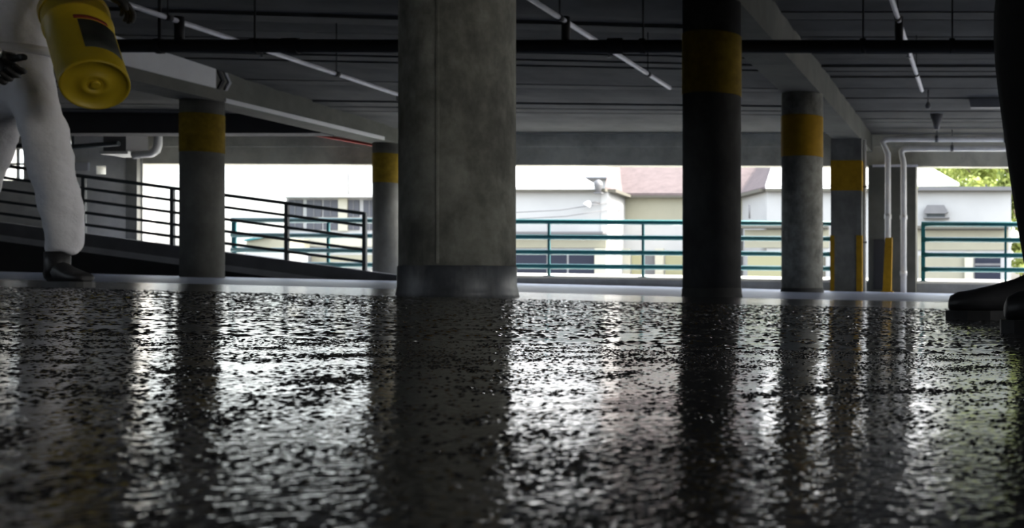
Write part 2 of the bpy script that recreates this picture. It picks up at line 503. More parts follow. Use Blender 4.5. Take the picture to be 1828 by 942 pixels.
# bottom edge coloured pale for the light on it, white section and its bands on the left beam
MB().box(-12.215, -12.185, 17.9, 22.6, CZ + 2.885, CZ + 2.95).build('lit_edge', M['white_conc'], beam_l)['label'] = 'bottom edge coloured pale for the light that catches it'
def face_panel(D0, D1, z0, z1a, z1b, mat, nm, skew=0.0):
    mb = MB(); X = -12.2
    mb.hexa([(X,D0,z0),(X+.02,D0,z0),(X+.02,D1,z0),(X,D1,z0)], [(X,D0+skew,z1a),(X+.02,D0+skew,z1a),(X+.02,D1+skew,z1b),(X,D1+skew,z1b)])
    return mb.build(nm, mat, beam_l)
face_panel(14.2, 17.66, CZ+3.07, ceil_z(-12.2, 14.2)-.01, ceil_z(-12.2, 17.66)-.01, M['white_conc'], 'white_section')['label'] = 'whitewashed section of the beam'
for k, d in enumerate((17.70, 17.86)):
    mb = MB(); zt = ceil_z(-12.2, d) - .02; zm = (CZ + 3.07 + zt)/2
    for (za, zb, da, db) in ((CZ+3.07, zm, 0.0, 0.10), (zm, zt, 0.10, 0.0)):
        mb.hexa([(-12.2,d+da,za),(-12.175,d+da,za),(-12.175,d+da+.06,za),(-12.2,d+da+.06,za)],[(-12.2,d+db,zb),(-12.175,d+db,zb),(-12.175,d+db+.06,zb),(-12.2,d+db+.06,zb)])
    mb.build('chevron_band', M['darkbeam'] if k == 0 else M['ramp_band'], beam_l)
# cross beam beyond the left columns, black colour standing in for backlit shade
mb = MB(); mb.box(XL, -12.82, 21.5, 21.95, CZ + 2.875, 3.7)
tag(mb.build('cross_beam', M['darkbeam']), 'cross beam above the ramp on the left, coloured black for its backlit shade', 'beam')
# caps over columns of the right row (drop panels)
# ------------------------------------------------------------------ columns
def round_column(px, s, dia, label, band, base_h, ztop, group='round concrete columns', seam=None, conc='concrete', ymat='yellow'):
    D = F / s; X = wx(px, D); r = dia / 2
    zb = floor_z(X, D)
    root = empty('concrete_column', (X, D, zb))
    tag(root, label, 'column', group)
    mb = MB(); mb.lathe([(r, -0.05), (r, ztop - zb)], 48, Matrix.Translation((X, D, zb)))
    mb.build('shaft', M[conc], root, True)
    if band:
        z0, z1 = band
        mb = MB(); mb.lathe([(r+.002, z0), (r+.005, z0+.01), (r+.005, z1-.01), (r+.002, z1)], 48, Matrix.Translation((X, D, 0)))
        mb.build('yellow_band', M[ymat], root, True)['label'] = 'yellow painted band'
    if base_h:
        mb = MB(); mb.lathe([(r+.022, -0.02), (r+.012, .02), (r+.006, .05), (r+.006, base_h-.004), (r+.001, base_h)], 48, Matrix.Translation((X, D, zb)))
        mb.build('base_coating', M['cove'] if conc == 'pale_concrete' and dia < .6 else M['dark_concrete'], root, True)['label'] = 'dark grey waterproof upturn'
    if seam:
        for a in seam:
            cx, cy = X + math.cos(a)*r, D + math.sin(a)*r
            tx, ty = -math.sin(a)*.006, math.cos(a)*.006
            ox, oy = math.cos(a)*.004, math.sin(a)*.004
            z0, z1 = zb + (base_h or 0) + .01, ztop - .02
            p = [(cx-tx-ox, cy-ty-oy), (cx-tx+ox, cy-ty+oy), (cx+tx+ox, cy+ty+oy), (cx+tx-ox, cy+ty-oy)]
            mb = MB(); mb.hexa([(q[0], q[1], z0) for q in p], [(q[0], q[1], z1) for q in p])
            mb.build('formwork_seam', M[conc], root)
    return root
RB = CZ + 2.785; LB = CZ + 2.895
yb_r = (CZ + 1.85, CZ + 2.45)
yb_l = (CZ + 2.07, CZ + 2.68)
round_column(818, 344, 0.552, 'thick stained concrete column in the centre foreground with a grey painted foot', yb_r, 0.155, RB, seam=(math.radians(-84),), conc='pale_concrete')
round_column(1271, 180, 0.565, 'dark round column between the red-roofed view and the narrow gap, nearly black', yb_r, 0.10, RB, conc='dark_concrete', ymat='shaded_yellow')
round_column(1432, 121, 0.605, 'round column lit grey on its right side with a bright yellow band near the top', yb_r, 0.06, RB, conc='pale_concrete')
round_column(361, 112, 0.60, 'dark round column on the left standing in front of the ramp railing', yb_l, None, LB, ymat='shaded_yellow')
round_column(690, 86, 0.52, 'slim far column half hidden behind the thick central column', yb_l, None, LB, ymat='shaded_yellow')
# square column
Ds = F / 92.7; Xa, Xb = wx(1483, Ds), wx(1538, Ds); zb = floor_z((Xa+Xb)/2, Ds)
root = empty('square_column', ((Xa+Xb)/2, Ds + .3, zb)); tag(root, 'square concrete column with yellow band and yellow corner guards beside the drain pipes', 'column')
MB().box(Xa, Xb, Ds, Ds + .6, zb - .05, RB).build('shaft', M['concrete'], root)
MB().box(Xa-.006, Xb+.006, Ds-.006, Ds+.606, wz(340, Ds), wz(286, Ds)).build('yellow_band', M['yellow'], root)
for (a, b_) in ((Xa-.012, Xa+.07), (Xb-.10, Xb+.012)):
    MB().box(a, b_, Ds-.013, Ds+.10, zb, wz(420, Ds)).build('corner_guard', M['yellow'], root)
# thin conduit and box beside the square column
c = empty('wall_conduit', (wx(1541, Ds+.2), Ds+.25, zb)); tag(c, 'thin pale conduit running down beside the square column', 'pipe')
p = at(1541, 0, Ds+.25)
MB().tube([(p.x+.03, Ds+.25, zb-.02), (p.x+.03, Ds+.25, RB)], .03, 10).build('tube', M['drain'], c, True)
for yy in (330, 430): MB().box(p.x-.01, p.x+.07, Ds+.21, Ds+.29, wz(yy+3, Ds), wz(yy, Ds)).build('clip', M['vent'], c)

# ------------------------------------------------------------------ sprinkler pipes
DM = F / 170; zm = wz(82, DM)
root = empty('sprinkler_main', (-5, DM, zm)); tag(root, 'thick black sprinkler main running straight across under the ceiling', 'pipe')
MB().tube([(XL + .05, DM, zm + .02), (-2.9, DM, zm - .005), (9.8, DM, zm - .01)], .07, 16).build('main_tube', M['black_pipe'], root, True)
for px in (285, 455, 1148, 1541, 1700):
    X = wx(px, DM); MB().tube([(X, DM, zm), (X, DM, ceil_z(X, DM) + .02)], .010 if px != 285 else .016, 8).build('hanger_rod', M['black_pipe'], root)
    MB().tube([(X-.03, DM, zm), (X+.03, DM, zm)], .082, 16).build('hanger_ring', M['black_pipe'], root, True)
for px in (520, 1100):
    X = wx(px, DM); MB().tube([(X-.08, DM, zm), (X+.08, DM, zm)], .085, 16).build('coupling', M['black_pipe'], root, True)
ZB = CZ + 2.745
def branch(px, y1, label):
    X = wx(px, DM)
    root = empty('sprinkler_branch', (X, DM, ZB)); tag(root, label, 'pipe', 'grey sprinkler branch pipes')
    sl = -.0075
    z = lambda D: ZB + (D - DM)*sl
    MB().tube([(X, 2.0, z(2)), (X, y1, z(y1))], .027, 12).build('branch_tube', M['galv'], root, True)
    MB().tube([(X, DM, zm + .04), (X, DM, ZB + .05)], .045, 12).build('riser', M['black_pipe'], root, True)
    for D in np.arange(5.6, y1, 3.0):
        MB().tube([(X, D, z(D)), (X, D, ceil_z(X, D) + .02)], .007, 6).build('hanger_rod', M['black_pipe'], root)
        MB().tube([(X, D-.04, z(D)), (X, D+.04, z(D))], .036, 12).build('clamp', M['black_pipe'], root, True)
    for D in np.arange(7.1, y1, 3.0):
        mb = MB(); mb.lathe([(.012, -.10), (.03, -.10), (.03, -.094), (.010, -.09), (.014, -.03), (.014, 0)], 10, Matrix.Translation((X, D, z(D)))); mb.build('sprinkler_head', M['vent'], root, True)
branch(320, 17.0, 'grey sprinkler branch pipe left of the central column running away to it')
branch(1010, 15.6, 'grey sprinkler branch pipe right of the central column slanting down to the dark column')
branch(1605, 15.8, 'grey sprinkler branch pipe at the upper right with a black riser')

# pendant heads on the right bay ceiling
for px, D0, lab in ((1657, 18.5, 'small pendant sprinkler drop hanging from the right bay ceiling'), (1672, 21.0, 'short ceiling drop with cone hood above the white pipes')):
    X = wx(px, D0); zc = ceil_z(X, D0)
    r_ = empty('ceiling_drop', (X, D0, zc)); tag(r_, lab, 'sprinkler')
    MB().tube([(X, D0, zc + .02), (X, D0, zc - .25)], .015, 8).build('drop_tube', M['vent'], r_, True)
    mb = MB(); mb.lathe([(.02, -.32), (.045, -.30), (.05, -.25) if px == 1657 else (.03, -.22), (.015, -.2)] if px == 1657 else [(.05, -.30), (.06, -.22), (.13, .0)], 14, Matrix.Translation((X, D0, zc))); mb.build('hood', M['vent'], r_, True)

# fluorescent fixture
D0 = 19.4; zf = ceil_z(0, D0)
r_ = empty('ceiling_fixture', (wx(1760, D0), D0, zf)); tag(r_, 'unlit dark rectangular fixture hung under the right bay ceiling', 'light fixture')
x0, x1 = wx(1730, D0), wx(1850, D0)
MB().hexa([(x0+.03,D0-.1,wz(193,D0)),(x1-.03,D0-.1,wz(193,D0)),(x1-.03,D0+.1,wz(193,D0)),(x0+.03,D0+.1,wz(193,D0))],[(x0,D0-.14,wz(178,D0)),(x1,D0-.14,wz(178,D0)),(x1,D0+.14,wz(178,D0)),(x0,D0+.14,wz(178,D0))]).build('housing', M['vent'], r_)
for x in (x0 + .2, x1 - .2): MB().tube([(x, D0, wz(178, D0)-.01), (x, D0, zf+.02)], .012, 8).build('stem', M['vent'], r_)
# small strip fixture far left
D0 = 20.0; a = at(240, 160, D0); b_ = at(285, 172, D0)
r_ = empty('strip_light', a); tag(r_, 'small dim strip light in the dark left bay ceiling', 'light fixture')
MB().hexa([(a.x,D0,a.z-.05),(a.x+.1,D0+1.1,b_.z-.05),(a.x+.0,D0+1.15,b_.z-.05),(a.x-.1,D0+.05,a.z-.05)],[(a.x,D0,a.z+.05),(a.x+.1,D0+1.1,b_.z+.05),(a.x,D0+1.15,b_.z+.05),(a.x-.1,D0+.05,a.z+.05)]).build('body', M['white_conc'], r_)
for q in ((a.x, D0+.1, a.z), (a.x+.05, D0+1.0, b_.z)):
    MB().tube([q, (q[0], q[1], ceil_z(q[0], q[1]) + .0)], .01, 6).build('stem', M['dark_steel'], r_)

# ------------------------------------------------------------------ drain pipes on the right
DP = 22.9
def bent_pipe(x_turn, y_h, x_end, label, D, x_down):
    A = at(x_end, y_h, D); B_ = at(x_turn, y_h, D); zf_ = floor_z(wx(x_down, D), D)
    E = Vector((wx(x_down, D), D, B_.z - .30))
    root = empty('drain_pipe', (E.x, D, zf_)); tag(root, label, 'pipe', 'drain pipes on the pier')
    pts = [A, B_ + Vector((.16, 0, 0)), B_ + Vector((.05, 0, -.015)), B_ + Vector((.0, 0, -.07)), E, (E.x, D, zf_ + .0)]
    MB().tube(pts, .062, 14).build('tube', M['drain'], root, True)
    for zz in (zf_ + .35, zf_ + 1.5):
        MB().tube([(E.x, D, zz), (E.x, D, zz+.09)], .075, 14).build('collar', M['drain'], root, True)
    for xx in (E.x + 1.0, E.x + 2.4):
        MB().tube([(xx, D, A.z), (xx, D, ceil_z(xx, D)+.02)], .012, 6).build('hanger_rod', M['vent'], root)
        MB().tube([(xx-.03, D, A.z), (xx+.03, D, A.z)], .072, 12).build('hanger_ring', M['vent'], root, True)
bent_pipe(1576, 248, 1900, 'upper white drain pipe, bent down behind the yellow post', DP, 1585)
bent_pipe(1609, 265, 1900, 'lower white drain pipe, bent down along the right edge of the pier', DP + .15, 1613)
r_ = empty('pipe_guard', (wx(1585, 22.6), 22.6, floor_z(wx(1585, 22.6), 22.6))); tag(r_, 'yellow steel guard post in front of the drain pipe', 'post')
z0 = floor_z(wx(1585, 22.6), 22.6)
X = wx(1585, 22.6)
MB().hexa([(X-.10,22.52,z0),(X+.07,22.52,z0),(X+.07,22.68,z0),(X-.10,22.68,z0)],[(X-.05,22.54,wz(424,22.6)),(X+.09,22.54,wz(424,22.6)),(X+.09,22.66,wz(424,22.6)),(X-.05,22.66,wz(424,22.6))]).build('post', M['yellow'], r_)
MB().box(X-.13, X+.11, 22.49, 22.71, z0-.01, z0+.025).build('foot_plate', M['yellow'], r_)

# ------------------------------------------------------------------ teal railings
DR = YF + 0.30
def railing(xa, xb, posts, end_posts, label):
    s = F / DR
    root = empty('guard_rail', (wx(xa, DR), DR, kerb_t(wx(xa, DR)))); tag(root, label, 'railing')
    for base in (397.0, 424.5, 451.5, 477.0):
        ya = base + (xa - 1200)*.0057*(1 + (base-397)/220); yb_ = base + (xb - 1200)*.0057*(1 + (base-397)/220)
        A = at(xa, ya, DR); B_ = at(xb, yb_, DR)
        mb = MB()
        mb.tube([A, B_], .055, 12)
        mb.build('rail', M['teal'], root, True)
    for px in posts:
        X = wx(px, DR); kt = kerb_t(X); zt = wz(397 + (px-1200)*.0057, DR)
        w = .045 if px in end_posts else .026
        MB().box(X-w, X+w, DR-.02, DR+.02, kt + .0, zt).build('post', M['teal'], root)
        MB().box(X-.09, X+.09, DR-.07, DR+.07, kt + .05, kt + .065).build('foot_plate', M['teal'], root)
    return root
railing(414, 1545, (418, 586, 755, 924-45, 980, 1148, 1318, 1486), (418,), 'long teal pipe railing behind the columns across the middle openings')
railing(1645, 1990, (1648, 1795, 1940), (1648,), 'teal pipe railing in the opening right of the pier')

# ------------------------------------------------------------------ ramp on the left
D0, D1 = 21.45, 22.85
rl = lambda x: 449 + (x - 394)*.133      # top edge of the ramp in the plane D0
xa, xb = -430, 735
ra = [(wx(xa, D0), wz(rl(xa), D0)), (wx(xb, D0), wz(rl(xb), D0))]
root = empty('ramp', (wx(400, D0), D0, 0.1)); tag(root, 'dark sloping concrete car ramp rising to the left behind the columns', 'ramp')
(X0, Z0), (X1, Z1) = ra
Z1 = max(Z1, floor_z(X1, D0) + .02)
def slope_piece(t, b, y0, y1, mat, nm):
    mb = MB(); mb.hexa([(X0,y0,Z0-b),(X1,y0,Z1-b),(X1,y1,Z1-b),(X0,y1,Z0-b)], [(X0,y0,Z0-t),(X1,y0,Z1-t),(X1,y1,Z1-t),(X0,y1,Z0-t)])
    return mb.build(nm, mat, root)
slope_piece(0.0, .24, D0, D0 + .2, M['ramp'], 'edge_kerb')
slope_piece(.12, .36, D0 + .02, D1, M['ramp_band'], 'slab')  # slab coloured lighter than its kerb for the light on its side
mb = MB(); Yw = D0 + .35
mb.prism([(X0, Yw, -0.6), (X1, Yw, -0.6), (X1, Yw, Z1 - .34), (X0, Yw, Z0 - .34)], (0, .3, 0)).build('under_wall', M['darkbeam'], root)
# railing of the ramp
rr = empty('ramp_railing', (wx(308, D0), D0, wz(rl(308), D0))); tag(rr, 'dark steel ramp railing with five sloping rails', 'railing')
for k in range(5):
    off = -102 + 21.5*k
    A = at(-430, rl(-430) + off, D0 + .1); B_ = at(652, rl(652) + off, D0 + .1)
    MB().tube([A, B_], .03 if k else .036, 10).build('rail', M['dark_steel'], rr, True)
for px in (-330, -170, -10, 150, 308, 512, 651):
    A = at(px, rl(px) - 103, D0 + .1); B_ = at(px, rl(px), D0 + .1)
    MB().box(A.x-.035, A.x+.035, D0+.07, D0+.13, B_.z - (.35 if px in (308,) else .02), A.z).build('post', M['dark_steel'], rr)
# elbow pipes high on the wall beyond the ramp
De = 22.6
r_ = empty('elbow_pipe', at(265, 262, De)); tag(r_, 'pale bent pipe under the dark ceiling beyond the ramp', 'pipe')
MB().tube([at(282, 217, De), at(282, 258, De), at(279, 268, De), at(270, 274, De), at(238, 277, De)], .075, 12).build('tube', M['drain'], r_, True)
MB().tube([at(282, 228, De), at(282, 234, De)], .095, 12).build('collar', M['drain'], r_, True)
r_ = empty('duct', at(215, 262, De+.5)); tag(r_, 'grey boxy duct hanging beside the bent pipe', 'duct')
MB().box(wx(205, De+.5), wx(245, De+.5), De+.2, De+.8, wz(274, De+.5), 3.30).build('duct_body', M['vent'], r_)
MB().box(wx(200, De+.5), wx(250, De+.5), De+.17, De+.83, wz(278, De+.5), wz(273, De+.5)).build('flange', M['drain'], r_)
r_ = empty('cross_pipe', at(170, 262, De)); tag(r_, 'dark horizontal pipe under the ceiling at the far left', 'pipe')
MB().tube([at(-100, 258, De), at(130, 262, De), at(212, 256, De)], .05, 10).build('tube', M['dark_steel'], r_, True)
MB().tube([at(130, 262, De), at(130, 230, De)], .02, 8).build('hanger_rod', M['dark_steel'], r_)
# red pipe at the end of the left beam
r_ = empty('red_pipe', at(650, 252, 23.2)); tag(r_, 'short red pipe under the end of the left beam', 'pipe')
MB().tube([at(560, 240, 23.2), at(668, 259, 23.4)], .03, 8).build('tube', M['red'], r_, True)
MB().tube([at(668, 259, 23.4), at(672, 259, 23.7)], .04, 8).build('fitting', M['red'], r_, True)

# ------------------------------------------------------------------ outdoors
GZ = -2.6
tag(MB().box(-120, 90, YF + .36, 160, GZ - .4, GZ).build('ground', M['asphalt']), 'pale street ground outside the garage', kind='structure')
tag(MB().box(XR + .26, 90, -60, YF + .36, GZ - .4, GZ).build('ground', M['asphalt']), 'pale ground beside the garage', kind='structure')
DB = 50.0
R = lambda y: wz(y, DB)
zE = R(341)
b1 = empty('long_building', (wx(1000, DB), DB, GZ)); tag(b1, 'long white building with a pink shingled roof over its recessed middle', 'building')
XA = wx(800, DB); XB_ = -17.0; XC = -17.4; XD = -11.8; XE = -9.9; XF = wx(1805, DB); DC = 53.6
def wallq(p, q, z0, z1, mat, nm, t=.3):
    p = Vector((p[0], p[1], 0)); q = Vector((q[0], q[1], 0))
    d = (q - p).normalized(); n = Vector((-d.y, d.x, 0)) * t
    mb = MB(); mb.hexa([(p.x,p.y,z0),(q.x,q.y,z0),(q.x+n.x,q.y+n.y,z0),(p.x+n.x,p.y+n.y,z0)], [(p.x,p.y,z1),(q.x,q.y,z1),(q.x+n.x,q.y+n.y,z1),(p.x+n.x,p.y+n.y,z1)])
    return mb.build(nm, mat, b1)
wallq((XA, DB), (XB_, DB), GZ, zE, M['bwall'], 'wall')
wallq((XB_, DB), (XC, DC), GZ, zE, M['bwall'], 'wall')
wallq((XC, DC), (XD, DC), R(388), zE, M['beige'], 'wall')
wallq((XC, DC - .25), (XD, DC - .25), GZ, R(395), M['bwall'], 'wall')
wallq((XD, DC), (XE, DB), GZ, zE, M['bwall'], 'wall')
wallq((XE, DB), (XF, DB), GZ, zE, M['bwall'], 'wall')
def fasc(p, q, z0, z1, out=.35, mat='fascia'):
    p = Vector((p[0], p[1], 0)); q = Vector((q[0], q[1], 0))
    d = (q - p).normalized(); n = Vector((d.y, -d.x, 0)) * out
    mb = MB(); mb.hexa([(p.x+n.x,p.y+n.y,z0),(q.x+n.x,q.y+n.y,z0),(q.x,q.y,z0),(p.x,p.y,z0)], [(p.x+n.x,p.y+n.y,z1),(q.x+n.x,q.y+n.y,z1),(q.x,q.y,z1),(p.x,p.y,z1)])
    return mb.build('fascia', M[mat], b1)
for p, q in (((XA, DB), (XB_, DB)), ((XB_, DB), (XC, DC)), ((XC, DC), (XD, DC)), ((XD, DC), (XE, DB)), ((XE, DB), (XF, DB))):
    fasc(p, q, zE - .04, zE + .09)
MB().box(wx(1640, DB), XF + .25, DB - .4, DB + 6, zE + .0, zE + .17).build('flat_roof', M['vent'], b1)
def roof(poly, mat, nm):
    return MB().prism(poly, (0, .02, .12)).build(nm, mat, b1)
e = .36
roof([(XA, DB-e, zE+.05), (-17.3, DB-e, zE+.05), (-22.6, 56, CZ+6.7), (XA, 56, CZ+6.7)], M['wroof'], 'white_roof')
roof([(-17.0, DB-e, zE+.06), (XC, DC-e, zE+.06), (-20.0, 60, CZ+8.2)], M['pink'], 'pink_roof')
roof([(XC, DC-e, zE+.06), (XD, DC-e, zE+.06), (-11.0, 60, CZ+8.2), (-20.0, 60, CZ+8.2)], M['pink'], 'pink_roof')
roof([(XD, DC-e, zE+.06), (XE, DB-e, zE+.06), (-11.0, 60, CZ+8.2)], M['pink'], 'pink_roof')
roof([(XE, DB-e, zE+.1), (-1.3, DB-e, zE+.2), (-5.2, 56.5, CZ+7.0), (-10.7, 58, CZ+7.6)], M['wroof'], 'white_roof')
# shopfront level
def panel(xa, xb, ya, yb, mat, nm, D=DB, out=.05, dep=.12):
    return MB().box(wx(xa, D), wx(xb, D), D - out, D - out + dep, wz(yb, D), wz(ya, D)).build(nm, M[mat], b1)
panel(802, 1083, 414, 418, 'vent', 'canopy_edge', out=.5, dep=.6)
panel(802, 1083, 424, 442, 'beige', 'sign_band', out=.08)
for xa, xb in ((830, 900), (906, 976), (982, 1012), (1016, 1062)):
    w = panel(xa, xb, 448, 500, 'win_dark', 'window', out=.06)
    panel(xa, xb, 474, 477, 'vent', 'transom', out=.10)
    panel(xa, xb, 446, 449, 'vent', 'window_head', out=.12)
panel(1064, 1084, 443, 520, 'cream', 'pillar', out=.2, dep=.3)
DQ = DC - .25
for xa, xb in ((1113, 1126), (1172, 1186)): panel(xa, xb, 444, 520, 'cream', 'pillar', DQ, .25, .3)
panel(1095, 1112, 447, 500, 'olive', 'window', DQ, .05)
panel(1128, 1150, 448, 500, 'olive', 'window', DQ, .05)
panel(1152, 1170, 448, 500, 'vent', 'door', DQ, .05)
panel(1188, 1225, 448, 500, 'olive', 'window', DQ, .05)
panel(1230, 1320, 448, 500, 'vent', 'window', DQ, .05)
panel(1326, 1480, 404, 408, 'fascia', 'canopy_edge', out=.5, dep=.6)
panel(1330, 1480, 410, 442, 'beige', 'sign_band', out=.08)
panel(1335, 1400, 449, 505, 'olive', 'window', out=.06)
panel(1405, 1462, 449, 505, 'vent', 'window', out=.06)
panel(1466, 1474, 449, 505, 'fascia', 'sign', out=.06)
panel(1630, 1800, 404, 409, 'fascia', 'canopy_edge', out=.5, dep=.6)
panel(1630, 1800, 411, 446, 'beige', 'sign_band', out=.08)
panel(1640, 1722, 456, 505, 'beige', 'window', out=.06)
panel(1722, 1737, 450, 520, 'cream', 'pillar', out=.2, dep=.3)
panel(1740, 1786, 456, 505, 'win_dark', 'window', out=.06)
panel(1740, 1786, 470, 474, 'vent', 'transom', out=.12)
# vertical pipe in the recess
MB().tube([at(1338, 390, DB - .1), at(1338, 365, DB - .1)], .04, 8).build('downpipe', M['vent'], b1, True)

# hooded wall vent
v0 = at(1671, 378, DB - .05)
r_ = empty('wall_vent', v0); tag(r_, 'grey hooded vent on the white wall above the right railing', 'vent')
s_ = DB / F
MB().prism([(v0.x-22*s_, DB-.05, v0.z-1*s_), (v0.x-15*s_, DB-.05, v0.z+11*s_), (v0.x+15*s_, DB-.05, v0.z+11*s_), (v0.x+22*s_, DB-.05, v0.z-1*s_), (v0.x+18*s_, DB-.05, v0.z-4*s_), (v0.x-18*s_, DB-.05, v0.z-4*s_)], (0, -.45, 0)).build('hood', M['vent'], r_)
MB().box(v0.x-16*s_, v0.x+16*s_, DB-.35, DB-.02, v0.z-10*s_, v0.z-4*s_).build('louvre', M['dark_steel'], r_)
MB().box(v0.x-22*s_, v0.x+24*s_, DB-.42, DB-.02, v0.z-12*s_, v0.z-10*s_).build('sill', M['vent'], r_)
# roof vents and lamps near the valley
r_ = empty('roof_vent', at(1068, 341, DB-.5)); tag(r_, 'grey domed roof vent at the corner of the pink roof', 'vent')
q = at(1068, 343, DB-.5)
mb = MB(); mb.lathe([(.12, 0), (.15, .2), (.19, .28), (.19, .38), (.15, .48), (.08, .54), (.02, .56)], 16, Matrix.Translation(q)); mb.build('dome', M['vent'], r_, True)
MB().box(q.x-.17, q.x+.17, q.y-.12, q.y+.16, q.z-.05, q.z+.0).build('curb', M['vent'], r_)
r_ = empty('roof_vent', at(930, 332, 51)); tag(r_, 'pale stub vent on the white roof next to the central column', 'vent')
q = at(930, 336, 51.2); mb = MB(); mb.lathe([(.09, -.3), (.09, .12), (.14, .14), (.14, .24), (.02, .3)], 14, Matrix.Translation(q)); mb.build('stack', M['drain'], r_, True)
def lamp(px, py, D, label, k):
    q = at(px, py, D)
    r_ = empty('flood_lamp', q); tag(r_, label, 'lamp')
    MB().tube([q + Vector((.35*k, .45, .05)), q + Vector((.2*k, .2, .08)), q], .03, 8).build('arm', M['vent'], r_, True)
    mb = MB(); mb.lathe([(.16, -.12), (.17, -.08), (.10, .08), (.03, .13)], 14, Matrix.Translation(q) @ Matrix.Rotation(math.radians(35*k), 4, 'Y')); mb.build('shade', M['white_conc'], r_, True)
lamp(1050, 363, DB - .45, 'white flood lamp on the grey wall, left of the corner', 1)
lamp(1103, 372, DC - 1.6, 'grey flood lamp on the angled wall under the pink eaves', -1)
# wires
for (a_, m_, c_, lab) in (((900, 380), (1000, 375), (1085, 362), 'upper sagging cable across the white building'), ((900, 392), (1010, 386), (1090, 374), 'lower sagging cable across the white building')):
    MBt = MB().tube([at(*a_, DB-.6), at(*m_, DB-.6), at(c_[0], c_[1], DB-.05)], .018, 6)
    tag(MBt.build('cable', M['vent'], None, True), lab, 'cable')
# shed behind
D2 = 72
b2 = empty('rear_building', at(1050, 340, D2)); b2.location.z = GZ; tag(b2, 'white shed roof rising behind the valley of the long building', 'building')
MB().box(wx(985, D2), wx(1200, D2), D2, D2 + 6, GZ, wz(320, D2)).build('wall', M['bwall'], b2)
MB().box(wx(980, D2), wx(1205, D2), D2 - .4, D2, wz(320, D2), wz(317, D2)).build('fascia', M['vent'], b2)
MB().prism([(wx(980, D2), D2-.4, wz(317, D2)), (wx(1205, D2), D2-.4, wz(317, D2)), (wx(1205, D2), D2+4, wz(296, D2)+.8), (wx(980, D2), D2+4, wz(296, D2)+.8)], (0, 0, .1)).build('roof', M['wroof'], b2)
# building seen through the left opening
D3 = 45.0
b3 = empty('window_building', (wx(600, D3), D3, GZ)); tag(b3, 'pale flat-roofed building with dark windows seen through the ramp railing', 'building')
P3 = lambda xa, xb, ya, yb, mat, nm, out=.06, dep=.12: MB().box(wx(xa, D3), wx(xb, D3), D3-out, D3-out+dep, wz(yb, D3), wz(ya, D3)).build(nm, M[mat], b3)
MB().box(wx(511, D3), wx(695, D3), D3, D3 + 9, GZ, wz(352, D3)).build('wall', M['bwall'], b3)
MB().box(wx(506, D3), wx(697, D3), D3 - .5, D3 + 9.5, wz(353, D3), wz(349, D3)).build('roof', M['drain'], b3)
P3(606, 622, 354, 412, 'cream', 'pillar', .1)
for xa, xb in ((516, 541), (549, 575), (579, 605), (623, 642), (650, 672)):
    for ya, yb in ((357, 387), (396, 410)):
        w = P3(xa, xb, ya, yb, 'win_grey', 'window')
        P3((xa+xb)/2 - .7, (xa+xb)/2 + .7, ya, yb, 'vent', 'mullion', .08)
P3(511, 694, 424, 440, 'cream', 'sign_band', .1)
P3(560, 694, 455, 475, 'beige', 'planter', .15, .15)
r_ = empty('thin_mast', at(622, 349, D3 + .5)); tag(r_, 'thin dark mast on the flat roof of the window building', 'mast')
MB().tube([at(622, 350, D3 + .5), at(622, 270, D3 + .5)], .035, 8).build('pole', M['vent'], r_, True)
MB().box(wx(620, D3+.5), wx(624, D3+.5), D3+.4, D3+.6, wz(351, D3+.5), wz(348, D3+.5)).build('foot', M['vent'], r_)
# low yellow wall and planter
r_ = empty('low_block', (wx(480, 43), 43, GZ)); tag(r_, 'low tan structure left of the window building', 'building')
MB().prism([at(440, 445, 43), at(508, 445, 43), at(508, 425, 43), at(482, 421, 43), at(440, 428, 43)], (0, 1.6, 0)).build('upper_wall', M['beige'], r_)
a = at(438, 445, 42.9); b_ = at(510, 470, 42.9)
MB().box(a.x, b_.x, 42.9, 44.3, GZ, a.z).build('base_wall', M['bwall'], r_)
MB().prism([at(436, 430, 42.8), at(482, 422, 42.8), at(482, 419, 42.8), at(436, 427, 42.8)], (0, 1.5, 0)).build('roof_edge', M['teal'], r_)

# trees
def tree(px, py, D, rx, rz, n, label):
    c = at(px, py, D)
    root = empty('tree', (c.x, D, GZ)); tag(root, label, 'tree', 'trees behind the white building')
    mb = MB()
    mb.tube([(c.x, D, GZ), (c.x+.1, D, (GZ+c.z)/2), (c.x, D, c.z)], [.28, .2, .1], 8)
    for k in range(5):
        a = k*1.3; mb.tube([(c.x, D, c.z-.9), (c.x + math.cos(a)*rx*.6, D + math.sin(a)*rx*.5, c.z + rz*.35*math.sin(k*2.1))], [.09, .03], 6)
    mb.build('trunk', M['bark'], root, True)
    mb = MB(); r = random.Random(int(px))
    clumps = [(Vector((r.gauss(0, .5)*rx, r.gauss(0, .5)*rx, r.gauss(0, .45)*rz)), r.uniform(.25, .5)*rx) for _ in range(22)]
    for i in range(n):
        cc, cr = r.choice(clumps)
        u = Vector((r.gauss(0,1), r.gauss(0,1), r.gauss(0,1))).normalized() * cr * (r.random() ** .4)
        p = c + cc + u
        nrm = (u.normalized() + Vector((r.uniform(-.6,.6), r.uniform(-.6,.6), r.uniform(0,.9)))).normalized()
        t = nrm.cross(Vector((r.uniform(-1,1), r.uniform(-1,1), .3))).normalized(); bb = nrm.cross(t)
        s = r.uniform(.10, .2)
        mb.add([p - t*s, p + bb*s*.55 + nrm*.03, p + t*s, p - bb*s*.55 + nrm*.03], [(0,1,2,3)])
    o = bpy.data.objects.new('foliage', mb.mesh('foliage', M['leaf'])); COL.objects.link(o); adopt(o, root)
    o['kind'] = 'stuff'
tree(1690, 305, 70, 2.2, 1.8, 5000, 'light green tree crown rising behind the white gable')
tree(1757, 302, 63, 2.4, 2.0, 6000, 'light green tree crown behind the flat roof end')
tree(1830, 305, 57, 2.4, 2.6, 6000, 'light green tree crown next to the dark standing figure')
